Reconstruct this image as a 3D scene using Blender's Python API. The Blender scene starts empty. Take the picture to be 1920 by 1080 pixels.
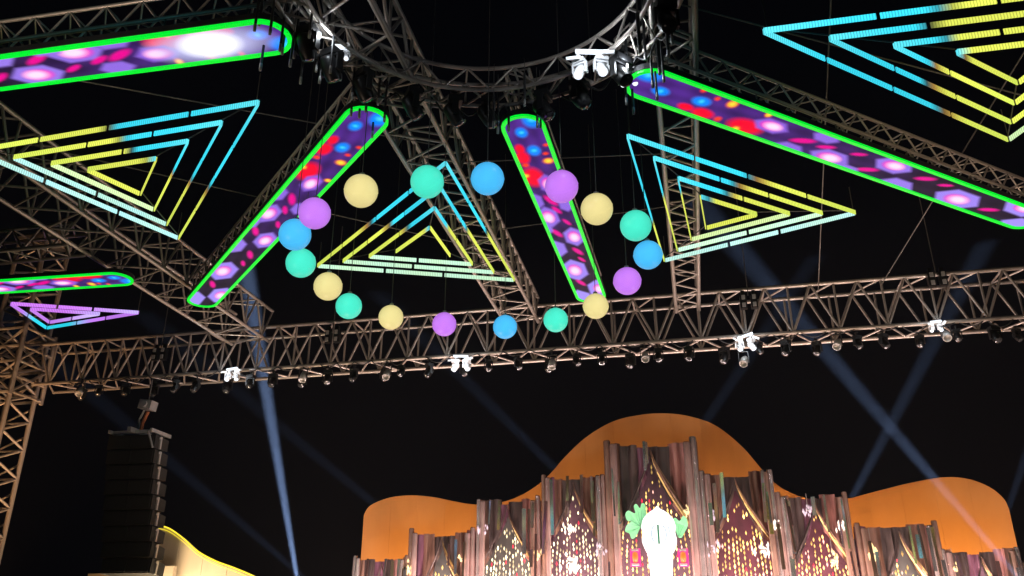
import bpy, math, random
import numpy as np
from mathutils import Vector, Matrix
random.seed(7); rng = np.random.default_rng(7)
R = math.radians
SC = bpy.context.scene
COL = SC.collection

# ------------------------------------------------------------------ camera
EYE = 1.6
F_PX, PITCH, YAW = 1570.0, math.atan(660/1570), R(11.9)
cd = bpy.data.cameras.new('camera'); cam = bpy.data.objects.new('camera', cd); COL.objects.link(cam)
cam.location = (0, 0, EYE); cam.rotation_euler = (math.pi/2+PITCH, 0, YAW)
cd.sensor_width = 36; cd.lens = 36*F_PX/1920; cd.clip_start = .1; cd.clip_end = 500
SC.camera = cam
# ------------------------------------------------------------------ night sky and exposure
w = bpy.data.worlds.new('World'); SC.world = w; w.use_nodes = True
bg = w.node_tree.nodes['Background']; bg.inputs[0].default_value = (.5, .55, 1, 1); bg.inputs[1].default_value = .0014
SC.view_settings.view_transform = 'Standard'; SC.view_settings.look = 'None'
SC.view_settings.exposure = 0; SC.view_settings.gamma = 1; SC.view_settings.use_curve_mapping = False
SC.cycles.use_denoising = True
SC.cycles.max_bounces = 5; SC.cycles.diffuse_bounces = 2; SC.cycles.glossy_bounces = 3; SC.cycles.volume_bounces = 0
SC.cycles.sample_clamp_indirect = 4
# ------------------------------------------------------------------ lamps of the venue and added fill lights
def aim(o, tgt):
    o.rotation_euler = (Vector(tgt)-o.location).to_track_quat('-Z', 'Y').to_euler()
def area(name, loc, tgt, power, col, sx, sy=None, spread=180):
    l = bpy.data.lights.new(name, 'AREA'); l.energy = power; l.color = col
    l.shape = 'RECTANGLE'; l.size = sx; l.size_y = sy or sx; l.spread = R(spread)
    o = bpy.data.objects.new(name, l); COL.objects.link(o); o.location = loc; aim(o, tgt); return o
def spot(name, loc, tgt, power, col, deg, blend=.4, rad=.06):
    l = bpy.data.lights.new(name, 'SPOT'); l.energy = power; l.color = col
    l.spot_size = R(deg); l.spot_blend = blend; l.shadow_soft_size = rad
    o = bpy.data.objects.new(name, l); COL.objects.link(o); o.location = loc; aim(o, tgt); return o
def point(name, loc, power, col, rad=.08):
    l = bpy.data.lights.new(name, 'POINT'); l.energy = power; l.color = col; l.shadow_soft_size = rad
    o = bpy.data.objects.new(name, l); COL.objects.link(o); o.location = loc; return o
WARM = (1, .68, .42)
area('truss_fill', (-9, 17, .3), (-9, 21.5, 9), 270, (1, .72, .52), 1.2, spread=125)
area('truss_fill', (4.5, 17, .3), (4, 22, 9), 270, (1, .72, .52), 1.2, spread=125)
area('truss_fill', (-12, 4, .3), (-8.5, 9, 10), 60, (1, .74, .55), 1.0, spread=50)  # unseen lamp added to warm the top left spoke truss
area('truss_fill', (8, 7, .3), (6, 16, 10), 70, (1, .74, .55), 1.0, spread=50)  # unseen lamp added to warm the right spoke truss
area('tower_lamp', (-18.5, 19.5, .3), (-20.6, 22, 10), 120, (1, .54, .24), .8, spread=55)
area('ring_lamp', (-2, 5, .3), (-2.5, 10, 10), 5, (1, .75, .6), .8)
for x, p in ((-10.6, 210), (-8.2, 175), (-5.2, 110), (-2.4, 140), (.6, 140), (3.2, 110), (6.6, 175), (8.9, 210)):
    area('facade_uplight', (x, 27.0, 1.7), (x, 29.5, 6.3), p, (1, .41, .09), 1.6, .3)
for x in (-9, -5, -.9, 3.2, 7.2):
    area('footlight', (x, 23.6, 1.4), (x, 26.2, 3.4), 300, (1, .7, .6), 1.6, .25)
for x in (-10, -7.4, -4.6, -2.2, .4, 2.9, 5.4, 8):
    area('low_fill', (x, 25.1, 1.35), (x, 26.3, 3.6), 230, (1, .8, .74), 1.3, .15)  # added fill row that brightens the lower part of the bays
area('wing_lamp', (-14.8, 22.6, 1.2), (-15, 24, 4), 340, (1, .78, .5), 1.0, .3)

# ------------------------------------------------------------------ helpers
def lin(r, g, b):
    f = lambda c: (c/255/12.92) if c/255 <= .04045 else ((c/255+.055)/1.055)**2.4
    return (f(r), f(g), f(b))
def ray(u, v):
    p = PITCH; x = (u-960)/F_PX; y = (540-v)/F_PX
    d = Vector((x, math.cos(p)-y*math.sin(p), math.sin(p)+y*math.cos(p)))
    d.rotate(Matrix.Rotation(YAW, 3, 'Z')); return d
def onz(u, v, z): d = ray(u, v); return Vector((0, 0, EYE))+d*((z-EYE)/d.z)
def ony(u, v, y): d = ray(u, v); return Vector((0, 0, EYE))+d*(y/d.y)

def mix(a, b, k): return tuple(x*(1-k)+y*k for x, y in zip(a, b))
def link(o, parent=None):
    COL.objects.link(o)
    if parent is not None: o.parent = parent
    return o
def tag(o, label, cat, group=None, kind=None):
    o['label'] = label; o['category'] = cat
    if group: o['group'] = group
    if kind: o['kind'] = kind
    return o
def thing(name, loc, label, cat, group=None, rz=0):
    o = bpy.data.objects.new(name, None); o.location = loc; o.rotation_euler = (0, 0, rz); o.empty_display_size = .2
    link(o); return tag(o, label, cat, group)
def mesh(name, verts, faces, mat, smooth=False):
    m = bpy.data.meshes.new(name); m.from_pydata([tuple(v) for v in verts], [], faces)
    if mat: m.materials.append(mat)
    if smooth: m.polygons.foreach_set('use_smooth', [True]*len(m.polygons))
    m.update(); return m
def obj(name, me, parent=None, loc=(0, 0, 0), rot=(0, 0, 0), scale=(1, 1, 1)):
    o = bpy.data.objects.new(name, me); o.location = loc; o.rotation_euler = rot; o.scale = scale
    return link(o, parent)

class MB:
    def __init__(s): s.v = []; s.f = []
    def add(s, vs, fs):
        n = len(s.v); s.v += [tuple(v) for v in vs]; s.f += [tuple(i+n for i in f) for f in fs]; return s
    def box(s, c, d, rot=None):
        vs = []
        for z in (-.5, .5):
            for x, y in ((-.5, -.5), (.5, -.5), (.5, .5), (-.5, .5)):
                v = Vector((x*d[0], y*d[1], z*d[2]))
                if rot is not None: v = rot @ v
                vs.append(Vector(c)+v)
        return s.add(vs, [(3, 2, 1, 0), (4, 5, 6, 7), (0, 1, 5, 4), (1, 2, 6, 5), (2, 3, 7, 6), (3, 0, 4, 7)])
    def tube(s, p, q, r, n=6, r2=None, caps=True):
        p, q = Vector(p), Vector(q); r2 = r if r2 is None else r2
        z = (q-p).normalized(); x = z.orthogonal().normalized(); y = z.cross(x)
        vs = [b+(x*math.cos(2*math.pi*k/n)+y*math.sin(2*math.pi*k/n))*rr for b, rr in ((p, r), (q, r2)) for k in range(n)]
        fs = [(k, (k+1) % n, n+(k+1) % n, n+k) for k in range(n)]
        if caps: fs += [tuple(range(n-1, -1, -1)), tuple(range(n, 2*n))]
        return s.add(vs, fs)
    def path(s, pts, r, n=6):
        pts = [Vector(p) for p in pts]; N = len(pts); vs = []; x = None
        for i, p in enumerate(pts):
            z = (pts[min(i+1, N-1)]-pts[max(i-1, 0)]).normalized()
            x = z.orthogonal().normalized() if x is None else (x-z*x.dot(z)).normalized()
            y = z.cross(x); vs += [p+(x*math.cos(2*math.pi*k/n)+y*math.sin(2*math.pi*k/n))*r for k in range(n)]
        fs = [(i*n+k, i*n+(k+1) % n, (i+1)*n+(k+1) % n, (i+1)*n+k) for i in range(N-1) for k in range(n)]
        fs += [tuple(range(n-1, -1, -1)), tuple(range((N-1)*n, N*n))]
        return s.add(vs, fs)
    def lathe(s, prof, n=16, c=(0, 0, 0), axis=None):
        M = Matrix.Identity(3) if axis is None else Vector((0, 0, 1)).rotation_difference(Vector(axis)).to_matrix()
        vs = []
        for r, z in prof:
            vs += [Vector(c)+M @ Vector((max(r, 1e-4)*math.cos(2*math.pi*k/n), max(r, 1e-4)*math.sin(2*math.pi*k/n), z)) for k in range(n)]
        m = len(prof)
        fs = [(i*n+k, i*n+(k+1) % n, (i+1)*n+(k+1) % n, (i+1)*n+k) for i in range(m-1) for k in range(n)]
        return s.add(vs, fs)
    def octa(s, c, rx, rz):
        c = Vector(c)
        return s.add([c+Vector(d) for d in ((0, 0, -rz), (rx, 0, 0), (0, rx, 0), (-rx, 0, 0), (0, -rx, 0), (0, 0, rz))],
                     [(0, 2, 1), (0, 3, 2), (0, 4, 3), (0, 1, 4), (5, 1, 2), (5, 2, 3), (5, 3, 4), (5, 4, 1)])
    def prism(s, poly, h):           # poly: list of Vector; extruded along vector h
        n = len(poly); a = [Vector(p) for p in poly]; b = [p+Vector(h) for p in a]
        return s.add(a+b, [tuple(range(n-1, -1, -1)), tuple(range(n, 2*n))]+[(k, (k+1) % n, n+(k+1) % n, n+k) for k in range(n)])
    def me(s, name, mat, smooth=False): return mesh(name, s.v, s.f, mat, smooth)
    def build(s, name, mat, parent=None, loc=(0, 0, 0), smooth=False): return obj(name, s.me(name, mat, smooth), parent, loc)

# ------------------------------------------------------------------ materials
def nodes(name):
    m = bpy.data.materials.new(name); m.use_nodes = True; nt = m.node_tree
    return m, nt, nt.nodes['Principled BSDF']
def add(nt, t, **kw):
    n = nt.nodes.new(t)
    for k, v in kw.items(): setattr(n, k, v)
    return n
def surf(name, col, rough=.5, metal=0., var=.3, scale=(4, 4, 4), bump=0.):
    m, nt, b = nodes(name)
    tc = add(nt, 'ShaderNodeTexCoord'); mp = add(nt, 'ShaderNodeMapping'); mp.inputs['Scale'].default_value = scale
    nz = add(nt, 'ShaderNodeTexNoise'); nz.inputs['Scale'].default_value = 1; nz.inputs['Detail'].default_value = 5
    nt.links.new(tc.outputs['Object'], mp.inputs[0]); nt.links.new(mp.outputs[0], nz.inputs['Vector'])
    rp = add(nt, 'ShaderNodeValToRGB'); e = rp.color_ramp.elements
    e[0].position = .3; e[1].position = .7
    e[0].color = (*[c*(1-var) for c in col], 1); e[1].color = (*[min(1, c*(1+var)) for c in col], 1)
    nt.links.new(nz.outputs['Fac'], rp.inputs[0]); nt.links.new(rp.outputs[0], b.inputs['Base Color'])
    b.inputs['Roughness'].default_value = rough; b.inputs['Metallic'].default_value = metal
    if bump:
        bp = add(nt, 'ShaderNodeBump'); bp.inputs['Strength'].default_value = bump
        nt.links.new(nz.outputs['Fac'], bp.inputs['Height']); nt.links.new(bp.outputs[0], b.inputs['Normal'])
    return m
def glow(name, col, strength=1., base=None, var=0., scale=3.):
    m, nt, b = nodes(name)
    b.inputs['Base Color'].default_value = (*(base or [c*.3 for c in col]), 1); b.inputs['Roughness'].default_value = .4
    b.inputs['Emission Strength'].default_value = strength
    if var:
        tc = add(nt, 'ShaderNodeTexCoord'); nz = add(nt, 'ShaderNodeTexNoise'); nz.inputs['Scale'].default_value = scale
        nt.links.new(tc.outputs['Object'], nz.inputs['Vector'])
        rp = add(nt, 'ShaderNodeValToRGB'); e = rp.color_ramp.elements; e[0].position = .3; e[1].position = .7
        e[0].color = (*[c*(1-var) for c in col], 1); e[1].color = (*[c*(1+var) for c in col], 1)
        nt.links.new(nz.outputs['Fac'], rp.inputs[0]); nt.links.new(rp.outputs[0], b.inputs['Emission Color'])
    else: b.inputs['Emission Color'].default_value = (*col, 1)
    return m
def screen_mat(name, strength, led=None):
    m, nt, b = nodes(name)
    b.inputs['Base Color'].default_value = (.01, .01, .01, 1); b.inputs['Roughness'].default_value = .6; b.inputs['Specular IOR Level'].default_value = .1
    at = add(nt, 'ShaderNodeAttribute'); at.attribute_name = 'Col'
    b.inputs['Emission Strength'].default_value = strength
    if led:
        tc = add(nt, 'ShaderNodeTexCoord'); sp = add(nt, 'ShaderNodeSeparateXYZ'); nt.links.new(tc.outputs['Object'], sp.inputs[0])
        d = add(nt, 'ShaderNodeMath', operation='DIVIDE'); d.inputs[1].default_value = led; nt.links.new(sp.outputs['X'], d.inputs[0])
        f = add(nt, 'ShaderNodeMath', operation='FRACT'); nt.links.new(d.outputs[0], f.inputs[0])
        g = add(nt, 'ShaderNodeMath', operation='GREATER_THAN'); g.inputs[1].default_value = .3; nt.links.new(f.outputs[0], g.inputs[0])
        k = add(nt, 'ShaderNodeMath', operation='MULTIPLY_ADD'); k.inputs[1].default_value = .45*strength; k.inputs[2].default_value = .6*strength
        nt.links.new(g.outputs[0], k.inputs[0]); nt.links.new(k.outputs[0], b.inputs['Emission Strength'])
    nt.links.new(at.outputs['Color'], b.inputs['Emission Color'])
    return m
M = dict(
    truss=surf('truss_metal', (.34, .295, .265), .42, .45, .55, (2, 2, 2)),
    dark=surf('black_steel', (.03, .03, .032), .45, .3, .3),
    case=surf('fixture_case', (.008, .008, .009), .4, .2, .3),
    grey=surf('grey_steel', (.35, .34, .33), .4, .4, .25),
    lens=surf('lens_glass', (.12, .12, .13), .12, .6, .2),
    speaker=surf('speaker_grille', (.006, .0055, .005), .9, 0, .35, (30, 30, 30)),
    wire=surf('steel_wire', (.12, .11, .1), .5, .4, .2),
    board=surf('facade_fabric', (.52, .33, .17), .75, 0, .08, (1.2, 1.2, .5)),
    cream=surf('cream_fabric', (.62, .5, .36), .7, 0, .12, (2, 2, .6)),
    ground=surf('ground_surface', (.05, .05, .048), .85, 0, .4, (.6, .6, .6), .3),
    deck=surf('stage_deck', (.06, .05, .05), .5, 0, .3),
    strap=surf('orange_strap', (.4, .12, .04), .7, 0, .2),
    red=surf('red_strap', (.35, .04, .03), .7, 0, .2),
    backdrop=surf('plum_backdrop', (.045, .018, .028), .8, 0, .35, (3, 3, .5)),
    white=glow('lit_white', (.85, .92, 1), 1.3),
    whitecase=surf('white_case', (.8, .8, .82), .4, 0, .1),
    green=glow('green_border', lin(0, 236, 50), 1.0),
    neon=glow('neon_yellow', lin(255, 235, 60), 1.3),
    led=screen_mat('led_pixels', 1.25, .04), screen=screen_mat('video_screen', 1.2),
)
# ------------------------------------------------------------------ ground, stage, haze
def structure(o): o['kind'] = 'structure'; return o
structure(MB().add([(-150, -60, 0), (150, -60, 0), (150, 220, 0), (-150, 220, 0)], [(0, 1, 2, 3)]).build('ground', M['ground']))
structure(MB().box((-1, 28.2, .6), (28, 8.4, 1.2)).build('stage_floor', M['deck']))
hm = bpy.data.materials.new('haze_air'); hm.use_nodes = True; nt = hm.node_tree; nt.nodes.clear()
out = add(nt, 'ShaderNodeOutputMaterial'); pv = add(nt, 'ShaderNodeVolumePrincipled')
pv.inputs['Color'].default_value = (.85, .9, 1, 1); pv.inputs['Density'].default_value = .00045
nt.links.new(pv.outputs[0], out.inputs['Volume'])
hz = MB().box((-5, 18, 7.0), (90, 60, 16)).build('haze', hm); hz['kind'] = 'stuff'

# ------------------------------------------------------------------ trusses
def unit_tube(mat, n=7):
    return MB().tube((0, 0, 0), (0, 0, 1), 1, n).me('tube', mat, True)
UT = {k: unit_tube(M[k]) for k in ('truss', 'wire', 'dark', 'grey')}
def rod(name, p, q, r, root, mat='truss'):
    p, q = Vector(p), Vector(q); d = q-p
    o = bpy.data.objects.new(name, UT[mat]); base = root.location if root is not None else Vector((0, 0, 0))
    o.location = p-base; o.rotation_mode = 'QUATERNION'; o.rotation_quaternion = d.to_track_quat('Z', 'Y')
    o.scale = (r, r, d.length); return link(o, root)
def box_truss(name, p0, p1, wd, ht, bay, rc, rb, label, group, posts=True, sides=(-1, 1), vertical=False, cat='truss'):
    p0, p1 = Vector(p0), Vector(p1); d = (p1-p0); L = d.length; d.normalize()
    t = thing(name, p0, label, cat, group)
    if vertical: S, U = Vector((1, 0, 0)), Vector((0, 1, 0))
    else: U = Vector((0, 0, 1)); S = d.cross(U).normalized()
    P = lambda s, a, b: p0+d*s+S*(a*wd/2)+U*(b*ht)
    for a in (-1, 1):
        for b in (0, 1): rod('chord', P(0, a, b), P(L, a, b), rc, t)
    n = max(1, round(L/bay)); bl = L/n
    for i in range(n):
        s0, s1, s2 = i*bl, (i+.5)*bl, (i+1)*bl
        for a in sides:
            rod('brace', P(s0, a, 1), P(s1, a, 0), rb, t); rod('brace', P(s1, a, 0), P(s2, a, 1), rb, t)
            if posts: rod('post', P(s1, a, 1), P(s1, a, 0), rb*.9, t)
        for b in (0, 1):
            rod('cross_brace', P(s0, -1, b), P(s1, 1, b), rb*.85, t)
            if b == 0: rod('cross_brace', P(s1, 1, b), P(s2, -1, b), rb*.85, t)
            else: rod('rung', P(s0, -1, b), P(s0, 1, b), rb*.85, t)
    return t
YM = 22.2
box_truss('lattice_truss', (-20.4, YM+.5, 9.15), (13.2, YM+.4, 9.17), .95, 1.34, 1.2, .055, .034,
          'long brown lattice truss running across the whole picture above the stage', 'roof trusses')
CX, CY = -2.3, 8.6                                  # centre of the ring and of all the radial panels
for x, wd, lab in ((-12.95, 1.25, 'wide lattice roof truss at far left running down behind the left LED triangle'),
                   (-4.4, .95, 'lattice roof truss passing the ring left side and the central LED triangle'),
                   (.3, .62, 'narrow lattice roof truss passing behind the LED triangle right of the globes')):
    box_truss('roof_truss', (x, 4.0, 10.05), (x, YM+.1, 10.05), wd, 1.0 if wd > 1 else .75, 1.0, .05, .03, lab, 'roof trusses', True)
box_truss('cross_truss', (-13.6, 15.2, 10.0), (-24, 15.2, 10.0), .6, .55, .8, .045, .026,
          'short lattice truss going left from the wide roof truss past the tower top', 'roof trusses', False)
tw = box_truss('truss_tower', (-21.0, 21.5, 0), (-21.0, 21.5, 14.2), 1.05, 1.05, .9, .075, .042,
          'orange lit lattice tower holding the left end of the long truss', None, False, cat='tower', vertical=True)
MB().box((0, .5, 14.35), (1.5, .3, .3)).box((0, .5, 14.1), (1.2, 1.2, .12)).build('head_beam', M['truss'], tw)
sv = MB()
for a in (-.68, .68):
    sv.box((a, .52, 9.7), (.16, 1.5, 1.9))
for b in (-.2, 1.24): sv.box((0, b, 9.7), (1.4, .1, 1.9))
for k in range(4): pass
sleeve = MB()
for a in (-.66, .66):
    for b in (-.14, 1.19):
        sleeve.tube((a, b, 8.6), (a, b, 10.9), .07, 6)
for z in (8.7, 9.2, 9.7, 10.2, 10.8):
    for a in (-.66, .66): sleeve.tube((a, -.14, z), (a, 1.19, z), .05, 6)
    for b in (-.14, 1.19): sleeve.tube((-.66, b, z), (.66, b, z), .05, 6)
for z0, z1 in ((8.7, 9.7), (9.7, 10.8)):
    for b in (-.14, 1.19): sleeve.tube((-.66, b, z0), (.66, b, z1), .045, 6); sleeve.tube((.66, b, z0), (-.66, b, z1), .045, 6)
    for a in (-.66, .66): sleeve.tube((a, -.14, z0), (a, 1.19, z1), .045, 6)
sleeve.build('sleeve_block', M['truss'], tw)

# ring truss
rt = thing('ring_truss', (CX, CY, 9.85), 'dark circular lattice truss ring at the top centre carrying the lights', 'truss', 'roof trusses')
RI, RO, RH, NR = 2.42, 2.86, .42, 40
pr = lambda r, k, z: Vector((CX+r*math.cos(2*math.pi*k/NR), CY+r*math.sin(2*math.pi*k/NR), 9.85+z))
for r in (RI, RO):
    for z in (0, RH):
        MB().path([pr(r, k*.5, z)-rt.location for k in range(2*NR+1)], .036, 6).build('ring_chord', M['truss'], rt, smooth=True)
for k in range(NR):
    for r in (RI, RO):
        rod('brace', pr(r, k, 0 if k % 2 else RH), pr(r, k+1, RH if k % 2 else 0), .02, rt)
    rod('cross_brace', pr(RI, k, 0), pr(RO, k+1, 0), .018, rt)
    if k % 2 == 0: rod('post', pr(RO, k, 0), pr(RO, k, RH), .018, rt); rod('rung', pr(RI, k, RH), pr(RO, k, RH), .018, rt)

# ------------------------------------------------------------------ radial LED panels
HW, BW = .375, .064
ZP = 9.6
# things seen on the screen of the left diagonal panel: kind and place along / across, measured from the ring outwards
P1A = Vector((-4.6, 10.85)); P1B = Vector((-12.2, 18.2)); D1 = (P1B-P1A).normalized(); N1 = Vector((D1.y, -D1.x))
PIX = [('blue', 709, 229, 1.5), ('blue', 664, 242, 1), ('blue', 640, 282, 1.1), ('fire', 671, 282, .6), ('red', 606, 285, 1.0), ('gold', 637, 310, 1),
       ('red', 575, 326, 1.6), ('core', 582, 348, 1), ('gold', 613, 343, .7), ('flame', 546, 378, 1.2), ('core', 503, 404, 1.15), ('flame', 478, 437, 1.1),
       ('core', 497, 454, 1.1), ('hex', 441, 464, 1), ('flame', 468, 481, 1.1), ('core', 418, 511, 1.35), ('flame', 398, 536, 1.1), ('core', 414, 556, 1.2), ('hex', 360, 563, 1.2)]
PIX += [('fire', 592, 300, .8), ('gold', 566, 318, .8), ('fire', 650, 296, .6), ('flame', 533, 398, .9), ('flame', 455, 497, .8), ('flame', 520, 425, .8), ('hex', 520, 368, .9), ('hex', 470, 420, .9), ('hex', 560, 395, .8), ('red', 622, 268, .7)]
MARKS = []
for kd, u, v, s in PIX:
    p = onz(u, v, ZP); q = Vector((p.x, p.y))-P1A
    MARKS.append((kd, q.dot(D1), q.dot(N1), s))
def paint(x, y, mir, L, white=None):
    c = np.zeros(x.shape+(3,)); f = np.clip(x/L, 0, 1)[..., None]
    c[:] = np.array(lin(74, 36, 128))*np.clip(1-f*1.5,0,1)+np.array(lin(28, 15, 42))*np.clip(f*1.5,0,1)
    n = np.sin(x*5.3+y*9)*np.sin(x*3.1-y*14+1); c *= (1+.35*n)[..., None]
    def blend(a, col): 
        nonlocal c
        a = np.clip(a, 0, 1)[..., None]; c = c*(1-a)+np.array(col)*a
    hexd = lambda dx, dy: np.maximum(np.abs(dy), np.abs(dx)*.866+np.abs(dy)*.5)
    k = L/10.5 if L < 10 else 1
    for kd, s, t, z in MARKS:
        dx, dy = (x-s*k), (y-t*mir); r = np.hypot(dx, dy)
        if kd in ('core', 'hex'):
            h = hexd(dx*.5, dy); R0 = .23*z*(.72+.3*f[..., 0])
            blend((R0-h)/.05, mix(lin(122, 60, 196), lin(160, 140, 240), min(1, s*k/L)))
        if kd == 'core':
            r = np.hypot(dx*.5, dy); blend((1.2-r/(.115*z))*2, lin(238, 10, 185)); blend(1.6-np.hypot(dx*.5-.02, dy)/(.075*z), lin(255, 215, 248))
        elif kd == 'blue':
            blend((1.3-np.hypot(dx/1.5, dy)/(.1*z))*1.6, lin(0, 130, 255)); blend(1.2-r/(.055*z), lin(60, 205, 255))
        elif kd == 'red': blend((1.25-np.hypot(dx/1.8, dy)/(.12*z))*1.8, lin(240, 0, 45))
        elif kd == 'fire': blend(1.3-r/(.09*z), lin(255, 60, 10))
        elif kd == 'gold': blend((1.3-r/(.1*z))*1.5, lin(235, 90, 40)); blend(1.4-r/(.07*z), lin(255, 215, 60))
        elif kd == 'flame': blend((1.3-np.hypot(dx/1.5+dy*1.0, dy)/(.085*z))*1.6, lin(225, 0, 140))
    if white is not None:  # fixture glare painted into the screen colours
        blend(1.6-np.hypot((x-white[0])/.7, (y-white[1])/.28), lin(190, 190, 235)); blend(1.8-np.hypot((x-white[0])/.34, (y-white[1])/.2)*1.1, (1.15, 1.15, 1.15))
    return c
def pill(L, hw, n=12, z=0.):
    pts = [Vector((hw-hw*math.cos(a), hw*math.sin(a), z)) for a in np.linspace(-math.pi/2, math.pi/2, n)][::-1] if False else []
    for a in np.linspace(math.pi/2, 3*math.pi/2, n): pts.append(Vector((HW+hw*math.cos(a), hw*math.sin(a), z)))
    for a in np.linspace(-math.pi/2, math.pi/2, n): pts.append(Vector((L-HW+hw*math.cos(a), hw*math.sin(a), z)))
    return pts
def led_panel(start, ang, L, label, mir=1, white=None, group='radial LED panels under the ring', zz=ZP, truss=None, hwk=1.0):
    t = thing('led_display', (start[0], start[1], zz), label, 'LED panel', group, ang)
    MB().prism(pill(L, HW+.012, z=.012), (0, 0, .1)).build('casing', M['dark'], t)
    o, i = pill(L, HW), pill(L, HW-BW); n = len(o); up = Vector((0, 0, .02)); dn = Vector((0, 0, -.03))
    MB().add([p+dn for p in o]+[p+dn for p in i]+[p+up for p in o]+[p+up for p in i],
             [f for k in range(n) for f in ((k, (k+1) % n, n+(k+1) % n, n+k), (k, 2*n+k, 2*n+(k+1) % n, (k+1) % n), (n+k, n+(k+1) % n, 3*n+(k+1) % n, 3*n+k))]
             ).build('border_strip', M['green'], t)
    nx, ny = int(L*34), 26; h0 = HW-BW
    e = HW-h0
    xs = e+(L-2*e)*np.linspace(0, 1, nx)
    hw = np.where(xs < HW, np.sqrt(np.maximum(1e-6, h0**2-(HW-xs)**2)), np.where(xs > L-HW, np.sqrt(np.maximum(1e-6, h0**2-(xs-L+HW)**2)), h0))
    X = np.repeat(xs[:, None], ny, 1); Y = hw[:, None]*np.linspace(-1, 1, ny)[None]
    V = np.stack([X, Y, np.zeros_like(X)], -1).reshape(-1, 3)
    ii = (np.arange(nx-1)[:, None]*ny+np.arange(ny-1)[None]).ravel()
    Fc = np.stack([ii, ii+1, ii+ny+1, ii+ny], 1)
    me = bpy.data.meshes.new('screen'); me.from_pydata(V.tolist(), [], Fc.tolist()); me.materials.append(M['screen'])
    ca = me.color_attributes.new('Col', 'FLOAT_COLOR', 'POINT')
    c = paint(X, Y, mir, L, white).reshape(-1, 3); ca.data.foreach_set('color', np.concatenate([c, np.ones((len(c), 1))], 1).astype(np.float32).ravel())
    obj('screen', me, t)
    if truss:
        d = Vector((math.cos(ang), math.sin(ang), 0)); s = Vector((start[0], start[1], zz+.42))
        for q in np.linspace(.6, L-.5, 6):
            for a in (-.2, .2): obj('hanger', UT['wire'], t, (q, a, .1), (0, 0, 0), (.014, .014, .33))
        box_truss('spoke_truss', s-d*.1, s+d*(L+.25), .4, .4, .62, .032, .018, truss, 'spoke trusses above the LED panels', False)
    return t
cen = lambda a, r: (CX+r*math.cos(a), CY+r*math.sin(a))
def rad(a): return R(a)
led_panel(cen(rad(90), 2.82), R(90-1.5), 8.5, 'short green edged LED panel standing upright in the middle, between two globes', -1, None, truss='thin lattice spoke truss above the central upright LED panel')
led_panel(cen(rad(136), 3.12), math.atan2(7.35, -7.6), 10.55, 'green edged diagonal LED panel left of the ring of globes', -1, None, truss='thin lattice spoke truss above the left diagonal LED panel')
led_panel((-.42, 10.78), math.atan2(6.3, 7.45), 10.4, 'long green edged LED panel sloping down to the right edge of the picture', -1, None, truss='thin lattice spoke truss along the right sloping LED panel')
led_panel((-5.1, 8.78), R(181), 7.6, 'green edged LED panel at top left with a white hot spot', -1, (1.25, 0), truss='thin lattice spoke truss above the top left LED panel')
fp0, fp1 = onz(246, 521, 9.6), onz(-120, 545, 9.6); fd = fp1-fp0
led_panel((fp0.x, fp0.y), math.atan2(fd.y, fd.x), 6.5, 'small far LED panel crossing in front of the tower at the left edge', -1, None, 'radial LED panels under the ring')

# ------------------------------------------------------------------ LED triangles
CY_, YE, MI, OR = lin(58, 216, 240), lin(224, 232, 92), lin(200, 248, 218), lin(165, 120, 60)
VI, TE = lin(190, 120, 235), lin(40, 205, 225)
BH, BT = .09, .02
def bar(t, p, q, cols, z):
    d = q-p; L = d.length; n = len(cols)
    me = bpy.data.meshes.new('led_bar'); V = []; Fc = []; C = []
    for i in range(n):
        x = L*i/(n-1)
        V += [(x, -BT/2, -BH), (x, BT/2, -BH), (x, BT/2, 0), (x, -BT/2, 0)]; C += [cols[i]]*4
        if i: a = 4*(i-1); b = 4*i; Fc += [(a+k, a+(k+1) % 4, b+(k+1) % 4, b+k) for k in range(4)]
    Fc += [(0, 1, 2, 3), (4*n-1, 4*n-2, 4*n-3, 4*n-4)]
    me.from_pydata(V, [], Fc); me.materials.append(M['led'])
    ca = me.color_attributes.new('Col', 'FLOAT_COLOR', 'POINT'); ca.data.foreach_set('color', np.array([[*c, 1] for c in C], np.float32).ravel())
    me.update()
    obj('led_bar', me, t, (p.x-t.location.x, p.y-t.location.y, z-t.location.z), (0, 0, math.atan2(d.y, d.x)))
def led_triangle(v0, v1, v2, label, pal, skip=(), scales=(1, .755, .51, .265), seg=1.55, z=9.6):
    """v0 is the corner towards the ring; pal gives the colour at a share of a side"""
    V = [Vector(v) for v in (v0, v1, v2)]
    a, b, c = (V[1]-V[2]).length, (V[0]-V[2]).length, (V[0]-V[1]).length
    I = (V[0]*a+V[1]*b+V[2]*c)/(a+b+c)
    t = thing('led_triangle', (I.x, I.y, z), label, 'LED triangle', 'nested LED triangles between the panels')
    for k, s in enumerate(scales):
        W = [I+(v-I)*s for v in V]
        for e, (i, j) in enumerate(((0, 1), (1, 2), (2, 0))):
            if (k, e) in skip: continue
            p, q = W[i], W[j]; d = q-p; L = d.length; n = max(1, round(L/seg)); u = d/L
            cut = [0]+sorted(min(.97, max(.03, (m+1)/n+random.uniform(-.12, .12)/n)) for m in range(n-1))+[1]
            for m in range(n):
                f0, f1 = cut[m], cut[m+1]; g = .028/L
                fs = np.linspace(f0+g, f1-g, 9)
                bt = random.uniform(.85, 1.1)
                cols = [tuple(x*bt for x in pal(k, e, f if e == 0 else (f if e == 1 else 1-f), d.length)) for f in fs]
                bar(t, p+d*(f0+g), p+d*(f1-g), cols, z)
    # thin carrying frame and drop wires
    for v in V:
        w_ = I+(v-I)*.98; rod('wire', (w_.x, w_.y, z), (w_.x, w_.y, z+.55), .008, t, 'wire')
    f = MB()
    for v in V:
        f.tube((v.x-I.x, v.y-I.y, .012), ((v.x-I.x)*.265, (v.y-I.y)*.265, .012), .012, 5)
    fa = f.build('frame_arm', M['dark'], t); fa['kind'] = 'stuff'
    return t
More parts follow.
